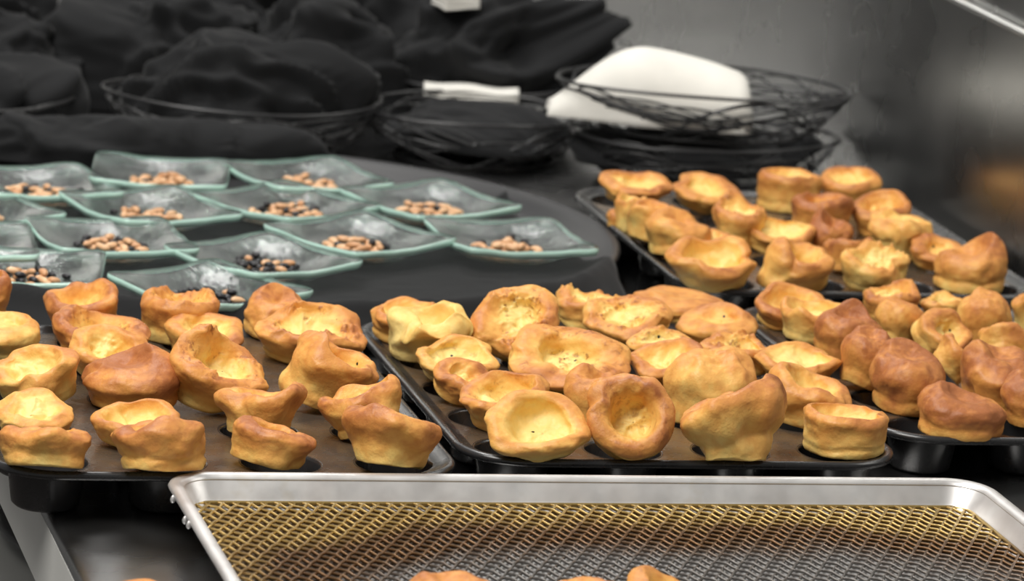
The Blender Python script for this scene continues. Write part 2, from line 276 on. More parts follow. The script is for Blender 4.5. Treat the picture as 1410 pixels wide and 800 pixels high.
# seed, tin, x, y, z (cm), rim radius, height, style, label
PUDDINGS = [
 (100, 'L', -33.11, -2.82, 3.4, 3.45, 2.64, dict(cav=0.6, tilt=19, taz=95, peak=-0.1, paz=90, tone=0.08, fold=0.5, faz=310, lump=0.05),
  'low golden pudding with a thick folded front wall, corner of the counter-edge tin'),
 (107, 'L', -32.6, 6.51, 3.4, 2.96, 2.07, dict(cav=0.4, puff=0.35, tone=-0.2, thick=0.3, tilt=12, taz=290, peak=0.15, paz=90),
  'pudding with a puffed pale yellow herb-flecked hollow behind the folded-wall pudding'),
 (114, 'L', -24.74, -3.5, 3.4, 4.05, 2.75, dict(cav=0.6, tilt=18, taz=100, peak=0.35, paz=330, pk=1.2, tone=0.12, fold=0.35, faz=240),
  'golden pudding slanting up to one side with its hollow turned away'),
 (121, 'L', -25.2, 4.64, 3.4, 3.14, 2.11, dict(cav=0.5, tilt=14, taz=265, thick=0.2, tone=0.02),
  'shallow open golden pudding tucked behind the slanted one in counter-edge tin'),
 (128, 'L', -15.73, -1.12, 3.4, 3.07, 2.3, dict(cav=0.55, fold=0.9, faz=30, peak=0.28, paz=170, pk=1.3, tilt=14, taz=40, tone=0.1, thick=0.34),
  'small golden pudding cleft from rim to wall in the counter-edge tin'),
 (135, 'L', -6.85, -1.4, 3.4, 3.81, 3.07, dict(cav=0.5, r0=0.68, peak=0.32, paz=190, pk=1, tilt=16, taz=80, tone=0.1, crust=0.25, wav=0.1),
  'wide flaring golden pudding with a ragged lip at the counter-edge tin corner'),
 (142, 'L', -15.24, 6.68, 3.4, 3.26, 3.55, dict(cav=0.45, r0=0.8, tone=0.05, tilt=5, taz=60, lump=0.075, fold=0.4, faz=250),
  'low wide golden pudding with dented wall between ragged-lip and cleft puddings'),
 (149, 'L', -7.37, 7.46, 3.4, 3.44, 2.82, dict(cav=0.5, tilt=18, taz=165, peak=0.25, paz=10, pk=1.2, tone=0.02, thick=0.22, crust=0.2),
  'golden pudding opening towards its herby pale hollow, behind the ragged-lip pudding'),
 (156, 'L', -23.65, 15.72, 3.4, 4.19, 2.95, dict(dome=1, peak=0.5, paz=40, pk=1, tone=0.24, tilt=4, taz=190, lump=0.06),
  'smooth brown domed pudding with one slumped shoulder in the counter-edge tin'),
 (163, 'L', -24.4, 23.28, 3.4, 3.16, 2.53, dict(cav=0.38, tilt=42, taz=285, thick=0.3, tone=-0.03, puff=0.15, lump=0.04),
  'pudding with round ringed hollow facing out, leaning on the smooth brown dome'),
 (170, 'L', -23.67, 30.84, 3.4, 4.66, 2.54, dict(cav=0.5, peak=0.45, paz=170, pk=2.2, crust=0.5, tone=0.12, inw=0.15),
  'pudding with a tall bent wall and crusty back rim behind the ringed one'),
 (177, 'L', -24.21, 38.28, 3.4, 3.26, 2.94, dict(cav=0.5, tilt=16, taz=215, thick=0.26, tone=0.14, lump=0.035),
  'orange pudding leaning over with a wide open mouth near glass plates'),
 (184, 'L', -16.18, 37.45, 3.4, 3.55, 3.39, dict(cav=0.42, crust=0.55, tone=0.06, r0=0.9, lump=0.03, thick=0.24),
  'straight-sided upright pudding with a crusted rim near the black cloth'),
 (191, 'L', -14.92, 31.79, 3.4, 3.72, 2.45, dict(cav=0.45, tone=0.02, r0=0.85, tilt=8, taz=280, fold=0.4, faz=215),
  'low oval open pudding in front of the straight-sided crusted one'),
 (198, 'L', -17.11, 15.22, 3.4, 4.18, 3.02, dict(cav=0.3, peak=0.8, paz=145, pk=1.6, inw=0.1, tilt=22, taz=320, crust=0.6, tone=-0.02, r0=0.7, thick=0.3),
  'tall pudding with a raised back flap and toasted speckles down its slope'),
 (205, 'L', -7.42, 39.31, 3.4, 3.09, 2.68, dict(dome=1, peak=0.6, paz=120, pk=1, tone=0.08, lump=0.05, r0=0.95),
  'cone-shaped tan pudding rising above its crusty neighbour in counter-edge tin'),
 (212, 'L', -6.39, 30.8, 3.4, 4.44, 2.51, dict(cav=0.3, crust=1, tone=-0.02, peak=0.25, paz=40, pk=2.5, wav=0.16, tilt=10, taz=275),
  'broad crusty pudding with a toasted rim, backing onto the black cloth'),
 (219, 'L', -7.96, 16.03, 3.4, 4.06, 3.28, dict(cav=0.75, peak=0.75, paz=205, pk=1.1, inw=0.3, tone=0, tilt=16, taz=345, thick=0.2, lump=0.06, wav=0.05),
  'big folded pudding, brown flap over a bright yellow herby inside'),
 (226, 'L', -31.29, 15.51, 3.4, 3.35, 2.66, dict(cav=0.4, tilt=22, taz=250, peak=0.3, paz=20, pk=1.3, tone=-0.16, fold=0.5, faz=320, puff=0.15),
  'pale yellow open-topped pudding with a brown fold down one side'),
 (233, 'L', -31.82, 30.26, 3.4, 3.56, 2.83, dict(dome=0.55, tone=-0.2, puff=0.2, peak=0.15, paz=170),
  'pale rounded pudding with a herby yellow patch beside the ringed one'),
 (240, 'L', -32.23, 41.55, 3.4, 2.62, 3.19, dict(cav=0.5, peak=0.35, paz=20, pk=1.4, tone=0.1),
  'tall orange pudding standing near the glass plates by counter-edge tin corner'),
 (247, 'C', 5.22, 1.27, 3.4, 4.48, 2.76, dict(cav=0.72, tilt=34, taz=262, thick=0.22, tone=-0.1, fold=0.4, faz=283, r0=0.72, lump=0.035),
  'open pale pudding tipped forward showing a deep yellow bowl with a pinched lip'),
 (254, 'C', 12.37, 1.2, 3.4, 3.37, 3.34, dict(cav=0.85, tilt=54, taz=268, thick=0.28, tone=0.08, r0=0.9, lump=0.035, crust=0.25, wav=0.05),
  'tall ring-shaped pudding facing out with a thick smooth brown rim'),
 (261, 'C', 13.01, 12.22, 3.4, 2.74, 3.82, dict(dome=0.75, peak=0.2, paz=140, tone=0.06, lump=0.05),
  'smooth rounded tan pudding leaning behind the thick-rimmed ring pudding'),
 (268, 'C', 20.84, 1.54, 3.4, 4.57, 3.68, dict(cav=0.6, peak=0.75, paz=340, pk=1, tilt=16, taz=110, r0=0.66, tone=0, lump=0.08, fold=0.35, faz=300),
  'pudding with a steep diagonal rim and creased belly in the middle tin'),
 (275, 'C', 31.47, 4.83, 3.4, 3.6, 3.13, dict(cav=0.35, r0=0.95, thick=0.13, tone=0.04, lump=0.022, wav=0.03, tilt=3, taz=120),
  'neat straight-walled upright pudding at the corner of the middle tin'),
 (282, 'C', 22.67, 12.82, 3.4, 3.78, 5.44, dict(dome=1, peak=0.1, paz=60, tone=-0.12, lump=0.05, r0=0.8),
  'large smooth pale dome of a pudding in the middle tin'),
 (289, 'C', 30.94, 12.49, 3.4, 3.19, 3.04, dict(cav=0.45, peak=0.4, paz=150, pk=1.2, tilt=10, taz=330, tone=-0.1, thick=0.3, r0=0.75),
  'pale sloping pudding with a saddle-shaped open top behind the straight-walled one'),
 (296, 'C', 5, 10.76, 3.4, 3.56, 2.39, dict(cav=0.5, peak=0.4, paz=10, pk=1, tilt=14, taz=230, tone=0, thick=0.22, crust=0.25),
  'golden pudding slanting up like a scoop beside the tipped yellow bowl'),
 (303, 'C', 3.53, 17.56, 3.4, 2.6, 2.17, dict(cav=0.5, tilt=28, taz=300, thick=0.34, tone=0.1, lump=0.04),
  'small glossy ring pudding perched against a herby yellow one'),
 (310, 'C', 4.33, 24.17, 3.4, 3.4, 2.27, dict(cav=0.5, tilt=18, taz=285, thick=0.2, tone=-0.18, crust=0.2),
  'wide yellow pudding flecked with herbs behind the small glossy ring'),
 (317, 'C', 3.92, 30.85, 3.4, 3.8, 3.58, dict(dome=0.6, peak=0.35, paz=70, pk=3, inw=0.3, tone=-0.42, lump=0.14, tilt=6, taz=240),
  'pale torn pudding bulging with soft yellow crumb'),
 (324, 'C', 3.51, 37.27, 3.4, 3.24, 2.52, dict(cav=0.5, tone=0.02, tilt=8, taz=250, thick=0.2, lump=0.035),
  'open tan bowl-shaped pudding behind the torn pale one'),
 (331, 'C', 11.08, 31.69, 3.4, 4.09, 3.43, dict(cav=0.3, tilt=46, taz=268, crust=0.7, tone=-0.08, puff=0.2, thick=0.3),
  'round crusty pudding tipped up with swirled face and dark toasted bits'),
 (338, 'C', 13.6, 23.09, 3.4, 5.38, 2.67, dict(cav=0.62, tilt=26, taz=272, crust=0.45, tone=-0.06, thick=0.34, fold=0.4, faz=100, wav=0.14),
  'broad double-lobed pudding with a deep yellow pocket and brown rounded shoulder'),
 (345, 'C', 21.67, 43.9, 3.4, 3.15, 2.37, dict(cav=0.25, crust=1, tone=-0.04, wav=0.12, puff=0.2),
  'knobbly crusted pudding nearest the round tray in the middle tin'),
 (352, 'C', 23.03, 38.18, 3.4, 3.66, 2.35, dict(cav=0.3, tilt=24, taz=262, crust=0.55, tone=-0.04, puff=0.35, thick=0.3),
  'ring pudding with a cheesy pale crust heaped on its hollow'),
 (359, 'C', 30.72, 47.56, 3.4, 4.6, 1.89, dict(dome=0.8, tone=0, tilt=6, taz=190, peak=0.1, paz=180),
  'smooth tan pudding with a yellow peppered corner at the tin end'),
 (366, 'C', 31.33, 38.8, 3.4, 3.88, 2.09, dict(dome=0.6, peak=0.35, paz=60, pk=1.1, inw=0.1, tone=0.02, cav=0.5, tilt=10, taz=240),
  'large smooth tan flap of a pudding with a curled rim'),
 (373, 'C', 24.2, 31.43, 3.4, 2.72, 1.95, dict(cav=0.45, crust=0.8, tone=-0.16, tilt=16, taz=268),
  'yellow crusted pudding sunk between the broad double-lobed one and tan flap'),
 (380, 'C', 22.32, 23.32, 3.4, 3.2, 2.29, dict(cav=0.45, peak=0.35, paz=15, pk=1.1, tilt=14, taz=250, tone=0.08, thick=0.2),
  'slanted brown-sided scoop pudding beside the large smooth dome'),
 (387, 'C', 30, 29.01, 3.4, 2.94, 2.25, dict(cav=0.4, crust=0.9, tone=0, tilt=12, taz=280),
  'pudding with a rough dark-crumbed rim behind the large pale dome'),
 (394, 'C', 34.26, 25.67, 3.4, 3.37, 2.08, dict(cav=0.4, puff=0.4, tone=-0.06, tilt=12, taz=275, thick=0.2, peak=0.1, paz=0),
  'shallow pudding with a yellow blister in its open top'),
 (401, 'R', 43.52, 10.68, 3.4, 3.74, 2.73, dict(dome=0.92, peak=0.45, paz=160, pk=1.2, tone=0.3, lump=0.035, r0=0.92),
  'squat brown wedge-shaped pudding at the front of the wall-side tin'),
 (408, 'R', 41.37, 18.1, 3.4, 3.47, 4.59, dict(dome=0.95, peak=0.2, paz=140, tone=0.3, lump=0.05, r0=0.84),
  'tall brown domed pudding with a wrinkled foot in the wall-side tin'),
 (415, 'R', 40, 24.04, 3.4, 2.48, 4.08, dict(dome=0.95, peak=0.25, paz=60, tone=0.24, lump=0.045, tilt=8, taz=20),
  'narrow brown domed pudding leaning away from the tall wrinkled dome'),
 (422, 'R', 41.36, 33.47, 3.4, 2.96, 3.61, dict(dome=0.85, peak=0.4, paz=80, tone=0.3, lump=0.05, tilt=6, taz=30),
  'brown pudding with a rounded peak behind the narrow dome'),
 (429, 'R', 40.74, 40.33, 3.4, 3.13, 2.82, dict(cav=0.5, tone=-0.2, fold=0.5, faz=330, thick=0.18, peak=0.1, paz=0, r0=0.92),
  'pale yellow walled pudding with a notched lip in the wall-side tin'),
 (436, 'R', 40.02, 45.03, 3.4, 3.23, 2.31, dict(cav=0.5, tone=0.08, tilt=12, taz=285, thick=0.24, peak=0.15, paz=170),
  'open tan pudding with a long creased lip behind the pale notched one'),
 (443, 'R', 48.57, 39.9, 3.4, 2.17, 3.67, dict(dome=1, tone=0.02, lump=0.035),
  'small smooth honey-coloured dome behind the tall brown dome'),
 (450, 'R', 50.74, 48.37, 3.4, 2.55, 2.35, dict(cav=0.3, crust=0.6, tone=0.06, peak=0.3, paz=30, tilt=10, taz=250),
  'crumpled crusty golden pudding over the small honey dome'),
 (457, 'R', 50.94, 35.41, 3.4, 2.86, 2.16, dict(cav=0.4, tilt=50, taz=325, thick=0.3, tone=0.06, lump=0.035),
  'tan pudding turned sideways, its round speckled hollow showing'),
 (464, 'R', 48.35, 26.2, 3.4, 1.93, 2.13, dict(cav=0.5, tilt=38, taz=10, thick=0.3, tone=0.06, peak=0.2, paz=180),
  'slim folded pudding wedged between two brown domes'),
 (471, 'R', 56.55, 39.93, 3.4, 2.83, 3.93, dict(dome=0.95, tone=0, lump=0.06, peak=0.15, paz=120),
  'upright honey dome with a wrinkled waist in the wall-side tin'),
 (478, 'R', 55.68, 31.46, 3.4, 2.66, 2.71, dict(cav=0.4, tilt=30, taz=75, tone=0.08, thick=0.34),
  'thick rolled rim of a low pudding beside the wrinkled honey dome'),
 (485, 'R', 50, 19.46, 3.4, 4.04, 4.17, dict(dome=0.85, peak=0.3, paz=165, tone=0.22, lump=0.06, fold=0.5, faz=300),
  'big brown pudding with a pleated crease under its shoulder'),
 (492, 'R', 50.88, 13.34, 3.4, 3.02, 3.58, dict(dome=0.9, peak=0.2, paz=140, tone=0.22, lump=0.05),
  'brown rounded pudding beyond the wedge-shaped one, nearer the wall'),
 (499, 'R', 56.22, 49.16, 3.4, 2.16, 1.88, dict(cav=0.3, crust=0.5, tone=-0.22),
  'low pale yellow crumbly pudding between domes in the wall-side tin'),
 (506, 'R', 64.23, 45.83, 3.4, 3, 3.17, dict(cav=0.4, crust=0.3, tone=-0.04),
  'pale golden pudding near the far end of the wall-side tin'),
 (513, 'B', 38.41, 88.51, 4.9, 3.71, 2.19, dict(cav=0.3, crust=0.3, tone=0.05, tilt=12, taz=300, r0=0.75),
  'wide flat pudding overhanging the far tin edge towards the round tray'),
 (520, 'B', 35.93, 82.29, 3.4, 1.6, 3.21, dict(cav=0.5, tone=-0.15, thick=0.25),
  'small yellow bowl pudding under the overhanging flat one'),
 (527, 'B', 35.05, 83.66, 3.4, 0.98, 1.69, dict(dome=0.8, tone=0.1),
  'little brown nub of a pudding against the far tin edge'),
 (534, 'B', 36.37, 75.91, 3.4, 2.99, 3.23, dict(cav=0.5, tone=0.04, tilt=14, taz=60, peak=0.1, paz=0),
  'golden low-walled pudding between nub and cleft dome in the far tin'),
 (541, 'B', 37.43, 70.87, 3.4, 3.63, 3.4, dict(dome=0.75, tone=0.05, peak=0.25, paz=100, fold=0.5, faz=50, tilt=8, taz=30),
  'cleft tan dome with a dark burnt spot at its foot'),
 (548, 'B', 46.8, 92.79, 3.4, 3.72, 2, dict(cav=0.3, tilt=22, taz=265, tone=0, thick=0.3, puff=0.1),
  'ring pudding with a small dark pit at its centre in the far tin'),
 (555, 'B', 36.92, 58.88, 3.4, 3.97, 3.15, dict(cav=0.6, tilt=20, taz=272, thick=0.2, tone=-0.06, fold=0.5, faz=100, puff=0.2, r0=0.8),
  'large open ring pudding with yellow lobes inside, front of the far tin'),
 (562, 'B', 40.43, 69.04, 3.4, 2.46, 2.64, dict(cav=0.4, tone=0.04),
  'golden pudding peeping up behind the large open ring one'),
 (569, 'B', 45.55, 77.28, 3.4, 3.07, 3.47, dict(cav=0.25, crust=0.9, tone=-0.02, peak=0.3, paz=110),
  'rough crusty upright pudding in the middle of the far tin'),
 (576, 'B', 56.17, 94.35, 3.4, 3.11, 3.66, dict(cav=0.32, r0=0.96, thick=0.16, tone=0.06, lump=0.02, wav=0.02, crust=0.15),
  'neat upright drum-shaped pudding with sunken crusty top'),
 (583, 'B', 63.09, 95.54, 3.4, 3.06, 2.84, dict(cav=0.3, tilt=14, taz=240, r0=0.9, thick=0.24, tone=0.06, lump=0.025, wav=0.03),
  'smooth upright ring pudding with round shoulder, next to drum-shaped one'),
 (590, 'B', 56.01, 83.23, 3.4, 3.26, 3.26, dict(cav=0.5, peak=0.15, paz=120, tone=0.25, tilt=4, taz=90, r0=0.9, lump=0.035),
  'brown upright walled pudding with a smooth back in the far tin'),
 (597, 'B', 54.19, 75.23, 3.4, 2.24, 2.57, dict(dome=0.8, peak=0.6, paz=150, pk=1.6, inw=0.1, tone=0.25),
  'brown pointed shark-fin pudding before the smooth-backed one'),
 (604, 'B', 48.91, 75.06, 3.4, 2.95, 2.14, dict(cav=0.4, tone=0, tilt=14, taz=270, thick=0.16),
  'shallow open pudding with smooth pale hollow in the far tin'),
 (611, 'B', 45.2, 59.14, 3.4, 3.68, 3.12, dict(cav=0.7, peak=0.35, paz=190, pk=1.1, inw=0.35, tone=0, tilt=12, taz=330, lump=0.08),
  'folded pudding with tan flap and lumpy yellow side, front of the far tin'),
 (618, 'B', 62.13, 83.5, 3.4, 2.89, 2.61, dict(cav=0.5, peak=0.35, paz=60, pk=1.1, tone=0.14, tilt=6, taz=250),
  'pudding with a brown low front wall and raised rounded back near the wall'),
 (625, 'B', 60.54, 73.19, 3.4, 2.79, 3.38, dict(dome=0.6, tone=-0.2, lump=0.11, puff=0.1, peak=0.15, paz=140),
  'angular pale yellow pudding with a dimple beside the steel wall'),
 (632, 'B', 53, 66.77, 3.4, 2.2, 2.73, dict(cav=0.4, tone=0.14, tilt=8, taz=90),
  'brown half-hidden bowl pudding behind the herb-dotted crusty one'),
 (639, 'B', 53.2, 59.65, 3.4, 3.16, 2.95, dict(cav=0.25, crust=0.8, tone=-0.2, wav=0.12, tilt=12, taz=268),
  'crusty bright yellow pudding dotted with herbs, front of the far tin'),
 (646, 'B', 62.71, 68.77, 3.4, 2.74, 1.95, dict(cav=0.35, tilt=24, taz=300, tone=0.12, thick=0.34),
  'tan curled pudding between the pyramid one and the pale angular one'),
 (653, 'B', 63.21, 61.1, 3.4, 3.49, 3.08, dict(dome=0.85, peak=0.75, paz=20, pk=1.1, inw=0.12, tone=0.02, lump=0.045, r0=0.95),
  'pyramid-shaped golden pudding with a sharp peak at far tin corner'),
 (660, 'F', -11.12, -38.24, 2.55, 3.54, 3.87, dict(dome=0.9, tone=0.14),
  'orange-topped pudding on the wire mat at the open side of the sheet pan'),
 (667, 'F', -1.58, -38.74, 2.55, 2.83, 3.61, dict(dome=0.85, tone=0.1),
  'small pudding between two others on the wire mat'),
 (674, 'F', 4.93, -37.7, 2.55, 3.36, 2.7, dict(cav=0.4, crust=0.3, tone=0, peak=0.3, paz=170),
  'pudding with knobbed golden top on the wire mat'),
 (681, 'G', -30.63, -30.66, 0, 3.14, 3.53, dict(dome=0.9, tone=0.16),
  'lone pudding on the bare steel counter beside the sheet pan'),
]
# ---------------------------------------------------------------- the setting
WX = 72.0                                                   # steel wall along the counter
V, Fc = box(-230, 260, -330, 330, -92, -90); o = mesh_obj('floor', V, Fc, M['floor'], smooth=False); tag(o, kind='structure')
V, Fc = box(WX, WX+1, -120, 300, -6, 25.2); o = mesh_obj('wall_right', V, Fc, M['wall_steel'], smooth=False); tag(o, kind='structure')
V, Fc = box(WX+1, WX+3, -120, 300, -90, 190); p = mesh_obj('upper_panel', V, Fc, M['wall_steel'], smooth=False, parent=o)
P = [(WX+.2, y, 25.3) for y in np.linspace(-119, 299, 40)]; V, Fc = tube(P, .42, sides=10); mesh_obj('folded_edge', V, Fc, M['bright_steel'], parent=o)
V, Fc = box(-230, WX+3, 300, 304, -90, 190); o = mesh_obj('wall_back', V, Fc, M['wall_steel'], smooth=False); tag(o, kind='structure')
# steel counter: top sheet with a rounded nosing and turned-down apron
ct = tag(empty('steel_counter', (20, 90, -90)), 'long stainless steel counter carrying all the baking tins and baskets', 'counter')
CX0, CX1, CY0, CY1 = -32.6, WX-.2, -80, 290
prof = [(CX1, 0), (CX0+.9, 0), (CX0+.45, -.08), (CX0+.15, -.32), (CX0, -.75)]
V = np.array([(x-20, y-90, z+90) for y in (CY0, CY1) for x, z in prof]); n = len(prof)
mesh_obj('top', V, [(i, i+1, n+i+1, n+i) for i in range(n-1)], M['counter_steel'], ct)
V, Fc = box(CX0-20, CX0+.25-20, CY0-90, CY1-90, 90-6.2, 90-.7); mesh_obj('apron', V, Fc, M['apron_steel'], ct, smooth=False)
V, Fc = box(CX0+.25-20, CX1-20, CY0-90, CY0+.3-90, 90-6.2, 90-.05); mesh_obj('apron', V, Fc, M['apron_steel'], ct, smooth=False)
for x, y in ((CX0+6, CY0+6), (CX1-6, CY0+6), (CX0+6, CY1-6), (CX1-6, CY1-6)):
    V, Fc = lathe([(2.4, 0), (2.4, 2), (2, 3), (2, 88.5)], 20); mesh_obj('leg', V, Fc, M['apron_steel'], ct, loc=(x-20, y-90, 0))
V, Fc = box(CX0+2-20, CX1-2-20, CY0+3-90, CY1-3-90, 28, 30); mesh_obj('undershelf', V, Fc, M['apron_steel'], ct, smooth=False)
# ---------------------------------------------------------------- bun tins: rim, deck with twenty holes, twenty cups
TW, TL, DECK = 35.6, 44.0, 3.4
NX, NY, CRAD = 4, 5, 3.05
PX, PY = 8.8, 8.7
cup_prof = [(CRAD+.12, DECK+.02), (CRAD-.02, DECK-.02), (CRAD-.1, DECK-.25), (CRAD-.52, .35), (CRAD-.8, .08), (CRAD-1.2, .03), (.02, .03)]
cup_centres = [((i-(NX-1)/2)*PX, (j-(NY-1)/2)*PY) for j in range(NY) for i in range(NX)]
def make_tin_meshes():
    rings = []
    for d, z in ((1.5, DECK), (1.15, DECK+.03), (.8, DECK+.22), (.5, DECK+.42), (.22, DECK+.47), (.0, DECK+.36), (-.08, DECK+.12), (-.02, DECK-.12), (.16, DECK-.2), (.3, DECK-.1)):
        rings.append(ring_of(rrect(-TW/2+d, TW/2-d, -TL/2+d, TL/2-d, 5.2-d*.7, 12), z))
    rim = loft(rings)
    bm = bmesh.new(); es = []
    def loop(P):
        vs_ = [bm.verts.new((x*U, y*U, DECK*U)) for x, y in P]
        return [bm.edges.new((vs_[k], vs_[(k+1) % len(vs_)])) for k in range(len(vs_))]
    es += loop(rrect(-TW/2+1.5, TW/2-1.5, -TL/2+1.5, TL/2-1.5, 5.2-1.05, 12))
    for cx, cy in cup_centres:
        es += loop([(cx+CRAD*math.cos(a), cy+CRAD*math.sin(a)) for a in np.linspace(0, 2*math.pi, 36, endpoint=False)])
    bmesh.ops.triangle_fill(bm, use_beauty=True, use_dissolve=False, edges=es)
    for f in bm.faces:
        if f.normal.z < 0: f.normal_flip()
    me = bpy.data.meshes.new('deck'); bm.to_mesh(me); bm.free(); me.materials.append(M['deck'])
    return rim, me
rim_geo, deck_me = make_tin_meshes(); rim_me = cup_me = None
TINS = {'L': (-37.0, -4.5, 'dark bun tin of golden puddings overhanging the counter edge'),
        'C': (-.2, 0.0, 'dark bun tin of pale puddings between two other tins, behind the sheet pan'),
        'R': (36.2, 7.6, 'dark bun tin of brown domed puddings pushed against the steel wall'),
        'B': (34.4, 56.9, 'dark bun tin of puddings between the round tray and the steel wall')}
for key, (x, y, lab) in TINS.items():
    r = tag(empty('bun_tin', (x+TW/2, y+TL/2, 0)), lab, 'baking tin')
    o = mesh_obj('rim', *rim_geo, M['tin'], r, me=rim_me); rim_me = o.data
    mesh_obj('deck', None, None, None, r, me=deck_me)
    for cx, cy in cup_centres:
        if cup_me is None: o = mesh_obj('cup', *lathe(cup_prof, 36), M['tin'], r, loc=(cx, cy, 0)); cup_me = o.data
        else: mesh_obj('cup', None, None, None, r, me=cup_me, loc=(cx, cy, 0))
# ---------------------------------------------------------------- puddings
GROUPS = {'L': 'puddings in the counter-edge tin', 'C': 'puddings in the middle tin', 'R': 'puddings in the wall-side tin', 'B': 'puddings in the far tin', 'F': 'puddings on the wire mat', 'G': None}
pf_faces = None
for k, (ex, ey, er, eh) in enumerate(((60.5, 14.0, 3.2, 3.6), (68.0, 12.5, 3.3, 3.0), (59.6, 23.4, 3.1, 3.8), (67.6, 21.6, 3.2, 3.5), (66.8, 31.0, 3.1, 3.3), (66.2, 38.6, 3.0, 3.0))):
    PUDDINGS.append((901+k*7, 'R', ex, ey, DECK, er, eh, dict(dome=.9 if k % 2 else .8, peak=.2, paz=140-20*k, tone=.18, lump=.05), 'brown rounded pudding in the wall-side half of the wall-side tin'))
for seed, tin, x, y, z, R, H, style, lab in PUDDINGS:
    V, A, n, mm = pudding_mesh(seed, **style)
    if pf_faces is None: pf_faces = grid_faces(n, mm)
    o = mesh_obj('yorkshire_pudding', V*np.array([R, R, H]), pf_faces, M['pudding'], loc=(x, y, z+.03))
    ca = o.data.color_attributes.new('bake', 'FLOAT_COLOR', 'POINT')
    ca.data.foreach_set('color', np.column_stack([A, np.ones(len(A))]).astype(np.float32).ravel())
    tag(o, lab, 'pudding', GROUPS[tin])
# ---------------------------------------------------------------- aluminium sheet pan with a wire mat in it
SX0, SX1, SY1, SZ = -24.9, 39.4, -5.0, 4.25
SL = 45.0; SY0 = SY1-SL; scx, scy = (SX0+SX1)/2, (SY0+SY1)/2; hw, hl = (SX1-SX0)/2, SL/2
sp_ = tag(empty('sheet_pan', (scx, scy, 0)), 'large worn aluminium sheet pan with stained floor in front of the tins', 'sheet pan')
rs = [ring_of(rrect(-hw+d, hw-d, -hl+d, hl-d, rr, 12), z) for d, z, rr in ((.95, SZ-.15, 2.9), (1.2, SZ-.5, 2.7), (1.75, SZ-1.6, 2.4), (2.0, SZ-2.05, 2.2), (2.5, SZ-2.25, 1.8))]
V, Fc = loft(rs); mesh_obj('wall', V, Fc, M['aluminium'], sp_)
inner = rrect(-hw+2.5, hw-2.5, -hl+2.5, hl-2.5, 1.8, 12); mesh_obj('base', ring_of(inner, SZ-2.25), [tuple(range(len(inner)))], M['pan_floor'], sp_, smooth=False)
rs = []
for a in np.linspace(0, 2*math.pi, 10, endpoint=False):
    d = .62+.55*math.cos(a); rs.append(ring_of(rrect(-hw+d, hw-d, -hl+d, hl-d, 3.4-d*.6, 12), SZ-.3+.36*math.sin(a)))
rs.append(rs[0]); V, Fc = loft(rs); mesh_obj('rim_bead', V, Fc, M['aluminium'], sp_)
rs = [ring_of(rrect(-hw+d, hw-d, -hl+d, hl-d, rr, 12), z) for d, z, rr in ((.9, SZ-.5, 2.9), (1.65, SZ-1.7, 2.4), (2.0, SZ-2.2, 2.2), (2.5, SZ-2.42, 1.8))]
V, Fc = loft(rs); n = len(rs[0]); Fc = [f[::-1] for f in Fc]+[tuple(range(3*n, 4*n))[::-1]]; mesh_obj('underside', V, Fc, M['aluminium'], sp_)
for y, z in ((-5.5+hl, SZ-.55), (-10.5+hl, SZ-.6), (-12.0+hl, SZ-.5)):
    V, Fc = lathe([(.02, -.32), (.16, -.22), (.2, 0), (.12, .2), (.02, .3)], 10); mesh_obj('drip', V, Fc, M['aluminium'], sp_, loc=(-hw+.05, y, z))
V, Fc = box(-19.5, 34, SY0+4, SY1-4, .02, SZ-2.45, .3); tag(mesh_obj('cutting_board', V, Fc, M['dark'], smooth=False), 'black cutting board lying under the sheet pan on the counter', 'board')
mw, ml = hw-2.0, hl-2.0; MZ = SZ-1.85
wm = tag(empty('wire_mat', (scx, scy, 0)), 'woven wire mesh mat browned with baked grease, lying inside the sheet pan', 'wire mat')
P = np.column_stack([rrect(-mw, mw, -ml, ml, 1.5, 8), np.full(36, MZ)]); V, Fc = tube(P, .16, True, 8); mesh_obj('border_wire', V, Fc, M['wire_mat'], wm)
for q in np.linspace(-mw*.9, mw*.9, 6):
    for sgn in (-1, 1):
        V, Fc = lathe([(.15, SZ-2.22), (.15, MZ-.1)], 8); mesh_obj('foot', V, Fc, M['wire_mat'], wm, loc=(q, sgn*ml, 0))
Vs, Fs, off = [], [], 0
cx_, cy_ = 1.05, 1.9                                        # diamond width and length
for fam in (-1, 1):
    slope = fam*cx_/cy_
    k0 = int((2*mw+abs(slope)*2*ml)/cx_)+2
    for k in range(-k0//2-1, k0//2+2):
        ys = np.arange(-ml, ml+.01, cy_/4); xs = k*cx_+slope*ys
        ok = np.abs(xs) <= mw-.05
        if ok.sum() < 3: continue
        ys, xs = ys[ok], xs[ok]
        zz = MZ+fam*.07*np.cos(2*math.pi*ys/(cy_))*np.cos(math.pi*k)
        V, Fc = tube(np.column_stack([xs, ys, zz]), .125, False, 6)
        Vs.append(V); Fs += [tuple(i+off for i in f) for f in Fc]; off += len(V)
o = mesh_obj('wire_weave', np.concatenate(Vs), Fs, M['wire_mat'], wm); tag(o, kind='stuff')
